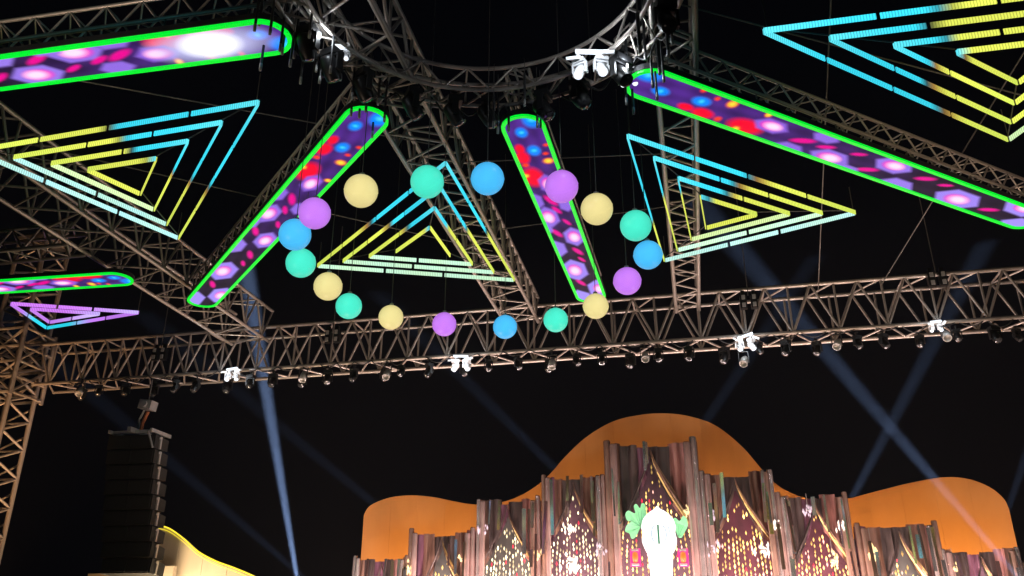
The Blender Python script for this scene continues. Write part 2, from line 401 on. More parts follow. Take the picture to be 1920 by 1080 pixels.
def pal_std(th, far):
    def f(k, e, s, L):
        if e == 1:
            c = far[k]; return mix(c, YE, .15*math.sin(s*9+k)**2)
        T = th[e][k]
        if T < .01: return YE
        x = (s-T)/.035
        if x < -1: return mix(CY_, lin(120, 235, 240), .5*max(0, 1-s*5))
        if x < 0: return mix(CY_, lin(50, 70, 70), 1+x)
        if x < 1: return mix(lin(50, 60, 50), OR if e == 0 else YE, x)
        if x < 3: return mix(OR if e == 0 else YE, YE, (x-1)/2)
        return mix(YE, lin(205, 228, 90), min(1, max(0, s-.6)*2))
    return f
W1 = lin(190, 245, 240)
C0, C1, C2 = (-3.87, 12.55), (-8.03, 16.3), (-3.74, 18.05)
mir = lambda p: (2*CX+.1-p[0], p[1])
dia = lambda p: (CX-(p[1]-CY), CY-(p[0]-CX))
led_triangle(C0, C1, C2, 'nested cyan and lime LED triangle in the middle, inside the ring of globes',
             pal_std({0: (.52, .46, .38, .05), 2: (.52, .44, .3, 0)}, (MI, MI, MI, YE)), skip=((3, 1),))
led_triangle((-.59, 12.34), (3.71, 16.11), (-.18, 17.65), 'nested LED triangle just right of the globes, pointing right',
             pal_std({0: (.5, .45, .42, .15), 2: (.62, .35, .2, .0)}, (W1, MI, mix(MI, YE, .5), YE)))
led_triangle((-6.28, 10.15), (-10.34, 14.34), (-11.9, 10.45), 'nested LED triangle at left between two LED panels, cyan at its right corner',
             pal_std({0: (.55, .5, .4, .0), 2: (.5, .46, .4, .12)}, (lin(175, 238, 240), lin(180, 240, 235), mix(MI, YE, .4), YE)))
led_triangle((1.5, 10.05), (5.84, 13.83), (7.5, 10.1), 'large nested LED triangle in the top right corner of the picture',
             pal_std({0: (.68, .5, .3, .12), 2: (.4, .3, .25, .1)}, (mix(MI, YE, .4), YE, YE, YE)))
led_triangle((-6.3, 7.08), (-10.2, 3.0), (-11.9, 7.0), 'LED triangle corner with cyan bars in the top left corner of the picture',
             pal_std({0: (.9, .5, .4, .1), 2: (.9, .5, .4, .12)}, (MI, MI, MI, YE)), scales=(1, .755))
f0, f1, f2 = onz(20, 566, 9.6), onz(262, 583, 9.6), onz(88, 612, 9.6)
def pal_far(k, e, s, L):
    if e == 1: return mix(VI, lin(205, 190, 245), 1-s) if k else mix(TE, VI, min(1, max(0, (.75-s)*4)))
    if e == 2 and k == 0: return mix(VI, TE, max(0, min(1, (s-.3)*3)))
    return mix(lin(200, 120, 235), lin(190, 190, 250), max(0, s*1.4-.7) if e == 0 else .1)
led_triangle((f0.x, f0.y), (f1.x, f1.y), (f2.x, f2.y), 'small flat looking violet and cyan LED triangle at far left beside the tower', pal_far, scales=(1, .55), seg=1.2)

# ------------------------------------------------------------------ glowing globes
BALL = {'yellow': lin(236, 220, 148), 'teal': lin(74, 236, 204), 'blue': lin(74, 192, 254), 'purple': lin(202, 124, 248)}
def globe_mat(k, c):
    m = glow('globe_'+k, c, 1.0, [x*.3 for x in c], .07, 2.2); nt = m.node_tree; b = nt.nodes['Principled BSDF']
    lw = add(nt, 'ShaderNodeLayerWeight'); lw.inputs['Blend'].default_value = .35      # rim shading built into the emission, dimmer where the skin turns away
    mr = add(nt, 'ShaderNodeMapRange'); mr.inputs['To Min'].default_value = 1.08; mr.inputs['To Max'].default_value = .5
    nt.links.new(lw.outputs['Facing'], mr.inputs['Value']); nt.links.new(mr.outputs[0], b.inputs['Emission Strength']); return m
BM = {k: globe_mat(k, c) for k, c in BALL.items()}
prof = [(.268*math.sin(a), -.268*math.cos(a)) for a in np.linspace(0, math.pi, 21)]
GM = {k: MB().lathe(prof, 36).me('globe', BM[k], True) for k in BALL}
seam = MB().path([(.2695*math.cos(a), .2695*math.sin(a), 0) for a in np.linspace(0, 2*math.pi, 41)], .0035, 4)
SM = {k: seam.me('seam', BM[k], True) for k in BALL}
capm = MB().lathe([(.001, .0), (.05, 0), (.045, .05), (.015, .07), (.001, .07)], 12).me('cap', M['grey'], True)
BALLS = [(677, 358, 31, 'yellow', 'yellow glowing globe at upper left, clear of every panel'), (801, 341, 31, 'teal', 'teal glowing globe covering the top of the central LED triangle'),
  (914, 335, 31, 'blue', 'blue glowing globe at the top, between the central triangle and upright panel'), (1053, 350, 31, 'purple', 'purple glowing globe in front of the upright LED panel'),
  (1119, 392, 30, 'yellow', 'yellow glowing globe just right of the upright LED panel'), (1192, 423, 29, 'teal', 'teal glowing globe touching the left side of the right triangle'),
  (1215, 478, 27, 'blue', 'blue glowing globe at the lower left corner of the right triangle'), (1176, 527, 26, 'purple', 'purple glowing globe at lower right above the long truss'),
  (1117, 574, 24, 'yellow', 'yellow glowing globe at the bottom end of the upright LED panel'), (1042, 600, 23, 'teal', 'teal glowing globe in front of the long truss'),
  (947, 613, 22.5, 'blue', 'blue glowing globe hanging lowest, in front of the long truss'), (833, 608, 22.5, 'purple', 'purple glowing globe in front of the long truss'),
  (733, 595, 23, 'yellow', 'yellow glowing globe before the long truss, left of its purple neighbour'), (654, 574, 24, 'teal', 'teal glowing globe at lower left just above the long truss'),
  (615, 537, 26, 'yellow', 'yellow glowing globe left below the corner of the central triangle'), (564, 493, 27, 'teal', 'teal glowing globe at the far left, touching the triangle corner'),
  (553, 440, 29, 'blue', 'blue glowing globe in front of the left diagonal LED panel'), (590, 400, 29, 'purple', 'purple glowing globe over the edge of the left diagonal panel')]
for u, v, r, k, lab in BALLS:
    p = onz(u, v, 8.1); s = r/F_PX*(p-Vector((0, 0, EYE))).length/.268
    t = thing('hanging_globe', p, lab, 'globe lamp', 'ring of hanging globes')
    obj('globe', GM[k], t, scale=(s, s, s)); obj('seam', SM[k], t, scale=(s, s, s), rot=(random.uniform(.5, 1.1), random.uniform(-.4, .4), 0))
    obj('cap', capm, t, (0, 0, .262*s)); obj('cord', UT['wire'], t, (0, 0, .33*s), scale=(.007, .007, 4.2))

# ------------------------------------------------------------------ guy wires
for (a, b, lab) in (((-12.9, 12, 10.9), (-4.4, 18.5, 10.6), 'faint steel cable crossing behind the left triangle'), ((-12.9, 9, 10.9), (-4.4, 13.5, 10.6), 'faint steel cable from the wide truss to the ring'),
                    ((.3, 10.4, 10.6), (16, 20, 10.6), 'faint steel cable crossing the dark gap above the right sloping panel'), ((2.2, 6, 10.7), (3.8, 22.2, 10.34), 'faint steel cable hanging right of the narrow truss'),
                    ((-4.4, 14.2, 10.6), (.3, 14.8, 10.6), 'faint steel cable behind the globes'), ((6.2, 8, 10.6), (5.4, 22.2, 10.34), 'faint steel cable below the top right triangle'),
                    ((-4.4, 17.4, 10.6), (.3, 17.0, 10.6), 'faint steel cable low behind the central triangle')):
    t = thing('steel_cable', a, lab, 'cable', 'guy cables of the roof'); rod('cable', a, b, .014, t, 'wire')

# ------------------------------------------------------------------ stage lights
def fixture_meshes():
    b = MB().box((0, 0, -.06), (.3, .24, .12)).tube((0, 0, 0), (0, 0, .14), .03, 8).box((0, 0, .12), (.06, .16, .05))
    y = MB().box((-.17, 0, -.26), (.035, .1, .3)).box((.17, 0, -.26), (.035, .1, .3)).box((0, 0, -.135), (.37, .12, .04))
    h = MB().lathe([(.001, -.2), (.1, -.2), (.13, -.14), (.135, .1), (.12, .17), (.115, .2)], 16, (0, 0, -.33), (0, -.55, -.83))
    l = MB().lathe([(.114, .195), (.08, .215), (.001, .225)], 16, (0, 0, -.33), (0, -.55, -.83))
    return b.me('base', M['case']), y.me('yoke', M['case']), h.me('head', M['case'], True), l.me('lens', M['lens'], True)
FB, FY, FH, FL = fixture_meshes()
ORD = 'first second third fourth fifth sixth seventh eighth ninth tenth eleventh twelfth thirteenth fourteenth fifteenth sixteenth seventeenth eighteenth nineteenth twentieth twenty-first twenty-second twenty-third twenty-fourth twenty-fifth twenty-sixth twenty-seventh twenty-eighth twenty-ninth thirtieth thirty-first thirty-second thirty-third thirty-fourth'.split()
def moving_head(loc, label, group, rz=0., sc=1.):
    t = thing('moving_head_light', loc, label, 'stage light', group, rz)
    for n, m in (('base', FB), ('yoke', FY), ('head', FH), ('lens', FL)): obj(n, m, t, scale=(sc, sc, sc))
    return t
xs = np.linspace(-18.6, 8.6, 34)
for i, x in enumerate(xs):
    moving_head((x+random.uniform(-.12, .12), YM+(.0 if i % 3 else .3), 8.97), f'dark moving head light under the long truss, {ORD[i]} from the lattice tower', 'lights under the long truss', random.uniform(-.9, .9), random.uniform(.62, .85))
# pale par cans between them
can = MB().lathe([(.001, .2), (.06, .2), (.1, .1), (.11, -.12), (.095, -.12), (.09, -.06), (.001, -.05)], 14)
canm = can.me('can', M['grey'], True); brk = MB().box((-.125, 0, .12), (.02, .05, .3)).box((.125, 0, .12), (.02, .05, .3)).box((0, 0, .27), (.27, .05, .02)).tube((0, 0, .27), (0, 0, .42), .025, 6).me('bracket', M['dark'])
for i, (u, v, lab) in enumerate(((568, 708, 'right of the blue beam'), (725, 703, 'below the lower left yellow globe'), (1035, 683, 'below the lowest teal globe'), (1210, 670, 'below the purple globe at right'), (1395, 678, 'below the white lit fixture'), (1570, 646, 'over the crossing beams'), (1775, 630, 'near the right edge'), (150, 735, 'beside the tower'))):
    p = ony(u, v, YM-.02); t = thing('par_can', p, 'small pale par can hanging under the long truss '+lab, 'stage light', 'par cans under the long truss')
    a = (R(random.uniform(-50, -20)), 0, R(random.uniform(-30, 30)))
    obj('can', canm, t, rot=a); obj('bracket', brk, t)
# bright white fixtures: their own light shines on the truss round them
LIT = {k: mesh(k, [v.co for v in m.vertices], [tuple(p.vertices) for p in m.polygons], M['whitecase'] if k != 'lens' else M['white'], k in ('head', 'lens')) for k, m in (('base', FB), ('yoke', FY), ('head', FH), ('lens', FL))}
def white_fixture(p, label, seed, sc=1.):
    sc *= .72; rr = random.Random(seed); t = thing('white_strobe_light', p, label, 'stage light', 'bright white lights')
    for sx_, rz in ((-.24, rr.uniform(-.8, .2)), (.22, rr.uniform(-.2, .9))):
        for n in ('base', 'yoke', 'head', 'lens'): obj(n, LIT[n], t, (sx_*sc, 0, .2*sc), (0, 0, rz), (sc*.9,)*3)
    MB().box((0, .02, 0), (.62*sc, .06, .05)).build('lamp_bar', M['white'], t, (0, -.1, .3*sc)).rotation_euler = (0, rr.uniform(-.25, .25), rr.uniform(-.3, .3))
    MB().box((0, 0, 0), (.3*sc, .04, .05)).build('reflector', M['whitecase'], t, (-.35*sc, -.15, .12*sc)).rotation_euler = (.3, rr.uniform(-.9, .9), 0)
    MB().box((0, 0, 0), (.26*sc, .04, .06)).build('reflector', M['whitecase'], t, (.4*sc, -.15, .16*sc)).rotation_euler = (.3, rr.uniform(-.9, .9), 0)
    point('strobe_lamp', Vector(p)+Vector((0, -.55, -.02)), 32*sc, (.85, .93, 1), .06)
for i, (u, v, s, lab) in enumerate(((436, 704, .85, 'white lit strobe light under the long truss near its left end'), (865, 683, 1.0, 'white lit strobe light under the long truss beneath the purple globe'),
                       (1398, 645, .95, 'white lit strobe light under the long truss above the facade centre'), (1755, 614, .6, 'white lit strobe light under the long truss near the right edge'))):
    white_fixture(ony(u, v, YM-.08), lab, i, s)
white_fixture(onz(1108, 125, 9.7), 'large white lit strobe light cluster on the right side of the ring', 11, 1.0)
white_fixture(onz(1180, 150, 9.7), 'white lit strobe light beside the upper end of the right sloping panel', 15, .6)
white_fixture(onz(640, 105, 9.8), 'dim white strobe light on the left side of the ring', 13, .5)
# lights on the ring
for i, a in enumerate((20, 48, 66, 80, 100, 112, 127, 146, 160, 172)):
    x, y = cen(R(a), 2.64); moving_head((x, y, 9.8), f'dark moving head light on the ring, {ORD[i]} counted from its right side', 'lights on the ring', R(a), .95)
# chain hoists on the long truss
hb = MB().box((0, 0, .0), (.22, .2, .4)).box((.0, 0, .28), (.12, .12, .18)); hbm = hb.me('motor', M['case'])
lm = MB().box((0, -.11, 0), (.09, .03, .12)).me('plate', M['grey'])
for u, v, lab in ((1404, 567, 'over the white lit strobe'), (1757, 525, 'near the right edge'), (624, 632, 'left of the yellow globe'), (300, 665, 'near the left end')):
    p = ony(u, v, YM-.2); t = thing('chain_hoist', p, 'small chain hoist hanging in front of the long truss '+lab, 'hoist', 'chain hoists')
    for dx in (-.14, .14):
        obj('motor', hbm, t, (dx, 0, 0), scale=(.8, .8, .9))
        for dz in (-.1, .12): obj('plate', lm, t, (dx, 0, dz))
    obj('chain', UT['wire'], t, (0, 0, .2), scale=(.012, .012, 3.5))

for i, (xa, xb, zz, lab) in enumerate(((-19, -15.5, 9.16, 'sagging near the tower end of the long truss'), (-14.5, -11.2, 9.16, 'sagging right of the speaker hoist'), (-10.5, -7.8, 9.16, 'sagging left of the yellow globe on the long truss'),
       (-7.2, -3.4, 9.16, 'sagging below the purple and blue globes'), (-2.8, .4, 9.16, 'sagging below the right globes'), (1.0, 4.6, 9.16, 'sagging right of the fixture over the facade'), (5.0, 8.4, 9.16, 'sagging at the right end of the long truss'))):
    t = thing('power_cable', (xa, YM-.07, zz), 'black power cable '+lab, 'cable', 'power cables on the long truss'); n = 5; pts = []
    for j in range(n*8+1):
        f = j/(n*8); pts.append(((xb-xa)*f, random.uniform(-.006, .006), -abs(math.sin(f*n*math.pi))*(.16+.07*math.sin(i*3+j//8*2.3))))
    MB().path(pts, .016, 5).build('cable', M['dark'], t, smooth=True)
for i, (a0, a1, lab) in enumerate(((25, 75, 'right'), (80, 118, 'lower'), (122, 170, 'left'))):
    t = thing('power_cable', (CX, CY, 9.84), f'black power cable sagging under the {lab} part of the ring', 'cable', 'power cables on the ring'); pts = []
    for j in range(49):
        f = j/48; a = R(a0+(a1-a0)*f); pts.append((2.84*math.cos(a), 2.84*math.sin(a), -abs(math.sin(f*5*math.pi))*.2))
    MB().path(pts, .018, 5).build('cable', M['dark'], t, smooth=True)
# hanging tubes around the inner panel ends
def tubes(name_lab, pts, z0, z1, n, spread, mats):
    for k in range(n):
        p = Vector(pts)+Vector((random.uniform(-spread, spread), random.uniform(-spread, spread), 0)); a = random.uniform(z0, z1); l = random.uniform(.45, .85)
        t = thing('light_tube', (p.x, p.y, a), name_lab, 'light tube', 'dark light tubes hanging '+name_lab.split('hanging ')[1])
        obj('tube', MT[mats], t, scale=(.02, .02, l)); obj('tip', TIP, t, (0, 0, 0)); obj('cord', UT['wire'], t, (0, 0, l), scale=(.006, .006, max(.3, 10.3-a-l)))
MT = {k: MB().tube((0, 0, 0), (0, 0, 1), 1, 8).me('tube', M[k], True) for k in ('dark', 'grey')}
TIP = MB().lathe([(.001, -.03), (.021, -.02), (.024, .05), (.021, .1)], 8).me('tip', M['grey'], True)
for (x, y), lab, n in (((-5.2, 8.7), 'at the inner end of the top left panel', 9), ((-4.55, 10.75), 'at the inner end of the left diagonal panel', 7), ((-2.3, 11.3), 'at the inner end of the upright panel', 6),
                   ((-.3, 10.75), 'at the inner end of the right sloping panel', 9), ((-5.0, 9.6), 'on the left side of the ring', 6), ((.0, 9.9), 'on the right side of the ring', 5)):
    tubes('slim dark light tube hanging '+lab, (x, y, 0), 9.05, 9.6, n, .42, 'dark')

# ------------------------------------------------------------------ line array speaker
sx = ony(262, 818, YM)
sp = thing('line_array_speaker', (sx.x, YM, sx.z), 'tall black hanging line array of speaker boxes at lower left', 'speaker')
bw, bh, bd = 1.5, .43, .75
cabm = MB(); 
cab = MB().add([(-bw/2, -bd/2, -bh/2+.01), (bw/2, -bd/2, -bh/2+.01), (bw/2, bd/2, -bh/2+.05), (-bw/2, bd/2, -bh/2+.05), (-bw/2, -bd/2, bh/2-.01), (bw/2, -bd/2, bh/2-.01), (bw/2, bd/2, bh/2-.05), (-bw/2, bd/2, bh/2-.05)],
       [(3, 2, 1, 0), (4, 5, 6, 7), (0, 1, 5, 4), (1, 2, 6, 5), (2, 3, 7, 6), (3, 0, 4, 7)]).me('cabinet', M['speaker'])
gr = MB().box((0, -bd/2-.012, 0), (bw-.1, .02, bh-.09)).box((0, -bd/2-.03, 0), (.03, .02, bh-.09)).me('grille', M['speaker'])
rg = MB().box((-bw/2-.02, -.1, 0), (.04, .08, bh-.06)).box((bw/2+.02, -.1, 0), (.04, .08, bh-.06)).box((bw/2+.045, -.2, .12), (.02, .06, .06)).me('rigging_plate', M['grey'])
for k in range(9):
    a = R(-2.0*max(0, k-2)); 
    c = obj('cabinet', cab, sp, (.05*k*.9, .03*k*k*.12, -.25-k*(bh+.012)), (a*.6, 0, R(4)))
    obj('grille', gr, c); obj('rigging_plate', rg, c)
MB().box((-.7, 0, .06), (.06, 1.0, .1)).box((.7, 0, .06), (.06, 1.0, .1)).box((0, -.3, .06), (1.4, .06, .1)).box((0, .3, .06), (1.4, .06, .1)).box((0, 0, .1), (.12, 1.1, .14)).build('bumper_frame', M['grey'], sp)
MB().tube((.55, -.4, .05), (.75, -.35, -.45), .03, 6).build('side_strap', M['grey'], sp)
MB().path([(0, 0, .12), (.02, 0, .4), (.14, 0, .75)], .05, 6).build('sling', M['strap'], sp)
MB().path([(0, 0, .12), (-.12, 0, .5), (.0, 0, .8)], .035, 6).build('steel_sling', M['grey'], sp)
MB().box((.1, 0, .95), (.42, .34, .28), Matrix.Rotation(.15, 3, 'Y')).tube((.1, -.17, .95), (.1, -.24, .95), .1, 10).build('hoist_motor', M['grey'], sp)
obj('chain', UT['wire'], sp, (.1, 0, 1.05), scale=(.02, .02, 9.05-sx.z-1.0+.05))

# ------------------------------------------------------------------ wing panel with neon edge
YC = 24.0
def smooth(pts, n=10):
    P = [np.array(p, float) for p in pts]; o = []
    for i in range(len(P)-1):
        a, b, c, d = P[max(i-1, 0)], P[i], P[i+1], P[min(i+2, len(P)-1)]
        for t in np.linspace(0, 1, n, endpoint=False):
            o.append(.5*((2*b)+(-a+c)*t+(2*a-5*b+4*c-d)*t*t+(-a+3*b-3*c+d)*t**3))
    o.append(P[-1]); return o
cp = [ony(u, v, YC) for u, v in ((293, 986), (318, 993), (345, 1012), (372, 1036), (405, 1054), (440, 1067), (480, 1084), (520, 1105), (560, 1135))]
cur = smooth([(p.x, p.z) for p in cp], 6); bx, bz = cp[0].x, cp[0].z
wing = thing('stage_wing', (bx, YC, 0), 'cream wing panel with a wavy yellow neon edge beside the speaker', 'stage panel')
edges = [0, .9, 1.75, 2.6, 10]
for a, b in zip(edges[:-1], edges[1:]):
    top = [c for c in cur if a <= c[0]-bx <= b]
    xs_ = [c[0]-bx for c in cur]; zs_ = [c[1] for c in cur]
    b2 = min(b, xs_[-1])
    xx = [a+.006]+[x for x in xs_ if a+.02 < x < b2-.02]+[b2-.006]
    poly = [Vector((x, 0, float(np.interp(x, xs_, zs_)))) for x in xx]
    poly = [Vector((xx[0], 0, .02)), ]+poly+[Vector((xx[-1], 0, .02))]
    MB().prism(poly[::-1], (0, .18, 0)).build('panel', M['cream'], wing)
MB().path([(c[0]-bx, -.03, c[1]+.03) for c in cur], .022, 6).build('neon_tube', M['neon'], wing, smooth=True)
MB().path([(c[0]-bx, -.03, c[1]-.06) for c in cur], .008, 6).build('neon_line', M['neon'], wing, smooth=True)
lp = ony(275, 1062, YC-.6)
w2 = thing('inner_stage_wing', (lp.x, YC-.6, 0), 'lower cream panel edge with a short upright neon tube under the speaker', 'stage panel')
MB().box((.45, .08, lp.z/2), (.9, .16, lp.z)).build('panel', M['cream'], w2)
MB().path([(-.02, -.03, .3), (-.02, -.03, lp.z-.05), (.04, -.03, lp.z)], .02, 6).build('neon_tube', M['neon'], w2)
lp2 = ony(265, 1074, 23); lp3 = ony(165, 1077, 23)
ww = thing('side_wall', (lp3.x, 23, 0), 'brown wall top just in view below the hanging speaker', 'wall')
MB().box(((lp2.x-lp3.x)/2, .1, lp2.z/2), (lp2.x-lp3.x, .2, lp2.z)).build('panel', M['board'], ww)

# ------------------------------------------------------------------ facade board
YF = 29.5
FP = [(682, 966), (690, 952), (705, 942), (735, 932), (770, 929), (810, 932), (850, 940), (890, 946), (930, 943), (965, 934), (1000, 915), (1030, 890), (1060, 856), (1100, 819), (1150, 790),
      (1200, 778), (1245, 775), (1290, 780), (1340, 797), (1390, 836), (1430, 882), (1460, 911), (1500, 931), (1545, 939), (1590, 935), (1650, 920), (1710, 905), (1770, 895), (1815, 898), (1855, 913), (1882, 935), (1892, 955)]
fw = [ony(u, v, YF) for u, v in FP]; fc = smooth([(p.x, p.z) for p in fw], 8)
fx = [c[0] for c in fc]; fz = [c[1] for c in fc]
fac = thing('stage_facade', (-1, YF, 1.2), 'wavy orange lit facade board rising in three humps behind the stage', 'facade')
sm_ = np.linspace(fx[0], fx[-1], 22)
for a, b in zip(sm_[:-1], sm_[1:]):
    xx = [a+.002]+[x for x in fx if a+.03 < x < b-.03]+[b-.002]
    poly = [Vector((xx[0]+1, 0, 0))]+[Vector((x+1, 0, float(np.interp(x, fx, fz))-1.2)) for x in xx]+[Vector((xx[-1]+1, 0, 0))]
    MB().prism(poly[::-1], (0, .3, 0)).build('panel', M['board'], fac)
edge = MB()
MB().path([(x+1, .15, z-1.2+.0) for x, z in zip(fx, fz)], .03, 6).build('edge_trim', M['board'], fac, smooth=True)
seamm = MB()

# ------------------------------------------------------------------ curtain bays with arches and fairy lights
def drape(name, col, rough, met): return surf(name, [c*1.5 for c in col], rough, met*.8, .55, (3.2, 3.2, .7), .12)  # upright streaks in the cloth colour stand in for reflections
DR = [drape('brown_satin', (.17, .1, .08), .3, .75), drape('plum_satin', (.14, .065, .1), .3, .7), drape('grey_satin', (.26, .21, .2), .22, .85),
      drape('rose_satin', (.27, .13, .12), .3, .6), drape('dark_satin', (.06, .045, .045), .33, .6), drape('silver_satin', (.5, .45, .47), .16, .9)]
MIRR = [surf('silver_mirror', (.75, .72, .72), .12, .95, .35, (6, 6, 1.2), .25), surf('rose_mirror', (.7, .42, .4), .14, .95, .35, (6, 6, 1.2), .25), surf('bronze_mirror', (.6, .42, .3), .14, .95, .35, (6, 6, 1.2), .25)]
COLM = [surf('rose_column', (.6, .42, .4), .24, .7, .5, (2.5, 2.5, .9), .1), surf('pewter_column', (.58, .5, .5), .2, .75, .5, (2.5, 2.5, .9), .1), surf('brown_column', (.42, .27, .22), .26, .65, .5, (2.5, 2.5, .9), .1)]
GOLD = drape('gold_satin', (.6, .34, .13), .4, .3)
BC_ = {'gold': lin(255, 210, 118), 'pale': lin(250, 236, 190), 'pink': lin(255, 190, 175), 'red': lin(235, 40, 70)}
BUL = {(k, q): glow(k+'_bulb_'+n, c, st) for k, c in BC_.items() for q, (n, st) in enumerate((('dim', .35), ('warm', 1.5), ('bright', 4.5)))}
BOARDS = [surf('plum_cloth', (.06, .025, .04), .8, 0, .4, (3, 3, .5)), surf('dark_cloth', (.045, .04, .038), .8, 0, .4, (3, 3, .5)), surf('maroon_cloth', (.055, .008, .02), .8, 0, .4, (3, 3, .5))]
YB = 26.2
BAYS = [(668, 772, 1046, 'gold', 0, 'lowest curtain bay at the left end of the facade'), (772, 895, 998, 'gold', 1, 'second curtain bay from the left end, under the left hump'),
        (897, 1016, 938, 'pale', 1, 'curtain bay left of centre beside the left dip'), (1019, 1140, 896, 'pale', 0, 'tall curtain bay just left of the white emblem'),
        (1140, 1320, 832, 'gold', 0, 'tallest curtain bay at the centre behind the white emblem'), (1320, 1460, 886, 'gold', 2, 'tall curtain bay just right of the white emblem'),
        (1460, 1596, 930, 'gold', 2, 'curtain bay right of centre beside the right dip'), (1600, 1756, 985, 'gold', 1, 'second curtain bay from the right end, under the right hump'),
        (1756, 1905, 1032, 'gold', 0, 'lowest curtain bay at the right end of the facade')]
FLOOR = 1.2
def pleated(u0, u1, top, botf, rr, amp, y0, n=10, rows=9, jag=.025, step=1.0):
    """a hanging cloth between u0 and u1 with uneven folds; botf gives the lower edge at u"""
    us = np.sort(np.concatenate([[u0, u1], [rr.uniform(u0, u1) for _ in range(n-2)]])); us = .6*us+.4*np.linspace(u0, u1, n)
    ph = rr.uniform(0, 6); ys = [y0-amp*(.5+.5*math.sin(ph+i*step+rr.uniform(-.35, .35))) for i in range(n)]
    sl = rr.uniform(-jag, jag)
    V = []; Fc = []
    for j in range(rows):
        for i, u in enumerate(us):
            tz = top+sl*(i/n-.5); bz = min(botf(u), tz-.1); f = j/(rows-1)
            V.append((u+.012*math.sin(f*7+ph+i*.4), ys[i]*(1-.25*math.sin(f*3.1+i*.7))+.0, tz+(bz-tz)*f))
    for j in range(rows-1):
        for i in range(n-1): a = j*n+i; Fc.append((a, a+n, a+n+1, a+1))
    return V, Fc
for bi, (u0, u1, vt, bul, bd_, lab) in enumerate(BAYS):
    pl, pr_, pc = ony(u0, max(vt, 1000), YB), ony(u1, max(vt, 1000), YB), ony((u0+u1)/2, vt, YB)
    x0, x1, zt = pl.x, pr_.x, pc.z; wd = x1-x0; H = zt-FLOOR; cx = (x0+x1)/2
    t = thing('curtain_bay', (cx, YB, FLOOR), 'glossy '+lab, 'stage curtain', 'curtain bays on the stage')
    MB().box((0, .42, H/2-.15), (wd-.02, .06, H-.3)).build('backdrop', BOARDS[bd_], t)
    za = H-.22; ho = .44*wd; hd = .92*wd; rr = random.Random(bi*31+5)
    off = rr.uniform(-.03, .05)*wd if bi != 4 else 0
    edge_ = lambda x: za-.12-hd*(abs(x-off)/ho)**(1/1.5)
    # the cloth above the opening, in six lengths of different satin
    cuts = np.linspace(-.5*wd, .5*wd, 7); cuts[1:-1] += [rr.uniform(-.04, .04)*wd for _ in range(5)]
    order = [1, 0, 4, 4, 0, 3] if bi % 2 else [0, 4, 1, 4, 3, 0]
    for k in range(6):
        V, Fc = pleated(cuts[k]-.015, cuts[k+1]+.015, H+rr.uniform(-.07, .05)-(.09 if k in (2, 3) else 0), edge_, rr, .12, -.02+rr.uniform(-.05, .02))
        obj('drape', mesh('drape', V, Fc, DR[order[k]], True), t)
    # columns on both sides, down to the floor
    for sgn in (-1, 1):
        for m_, (a, b) in enumerate(((.5, .425), (.432, .355))):
            ua, ub = sorted((sgn*a*wd, sgn*b*wd)); r = (ub-ua)/2; xm = (ua+ub)/2; top = H+(rr.uniform(.02, .12) if m_ == 0 else -rr.uniform(.0, .1))
            prof_ = [(r*1.0, 0), (r, top*.33), (r*.985, top*.66), (r, top-.03), (r*.8, top), (.001, top)]
            MB().lathe(prof_, 18).build('column', rr.choice(COLM), t, (xm, -.26-.08*m_, 0), smooth=True)
    # narrow mirror strips added for highlights, each tilted to catch the roof LEDs
    for k in range(9 if wd > 1.7 else 6):
        u = rr.choice((-1, 1))*rr.uniform(.3, .5)*wd if rr.random() < .75 else rr.uniform(-.3, .3)*wd
        lo = 0. if abs(u) > .38*wd else max(0, edge_(u))
        ln = min(rr.uniform(.5, 1.7), H-lo-.1); zc = rr.uniform(lo+ln/2, H-ln/2) if H-lo > ln+.02 else (H+lo)/2
        m = MB().box((0, 0, 0), (rr.uniform(.05, .12), .012, ln)).build('mirror_strip', MIRR[rr.randrange(3)], t, (u, -.5-rr.uniform(0, .06), zc))
        m.rotation_euler = (R(-rr.uniform(2, 9)), 0, R(rr.uniform(-22, 22)))
    # gathered swags that frame the opening
    for sgn in (-1, 1):
        for gx, mat in (((0, GOLD), (1, DR[0])) if sgn > 0 else ((0, DR[4]),)):
            V = []; Fc = []; rows = 12; n = 9; w0 = rr.uniform(.05, .09)*wd*(1 if sgn > 0 else .7)
            for j in range(rows):
                f = j/(rows-1); xc = off+sgn*ho*(f**1.5)*(.98+.1*gx); z = za-.02-f*hd*rr.uniform(.97, 1.0); wj = (.02*wd+w0*math.sin(math.pi*min(1, f*.95))**1.2)
                for i in range(n):
                    a = i/(n-1)-.5; V.append((xc+sgn*wj*.4+a*wj, -.2-.07*math.cos(a*math.pi)+.03*math.sin(i*2.1+gx*2+f*2)-.03*gx, max(.2, z-sgn*a*.12)))
            for j in range(rows-1):
                for i in range(n-1): Fc.append((j*n+i, (j+1)*n+i, (j+1)*n+i+1, j*n+i+1))
            obj('swag', mesh('swag', V, Fc, mat, True), t)
    # fairy lights
    ft = thing('fairy_light_curtain', (cx, YB+.2, FLOOR), {'gold': 'golden', 'pale': 'pale'}[bul]+' fairy lights in the '+lab, 'fairy lights', 'fairy light curtains')
    ns = 17 if wd > 1.7 else 13
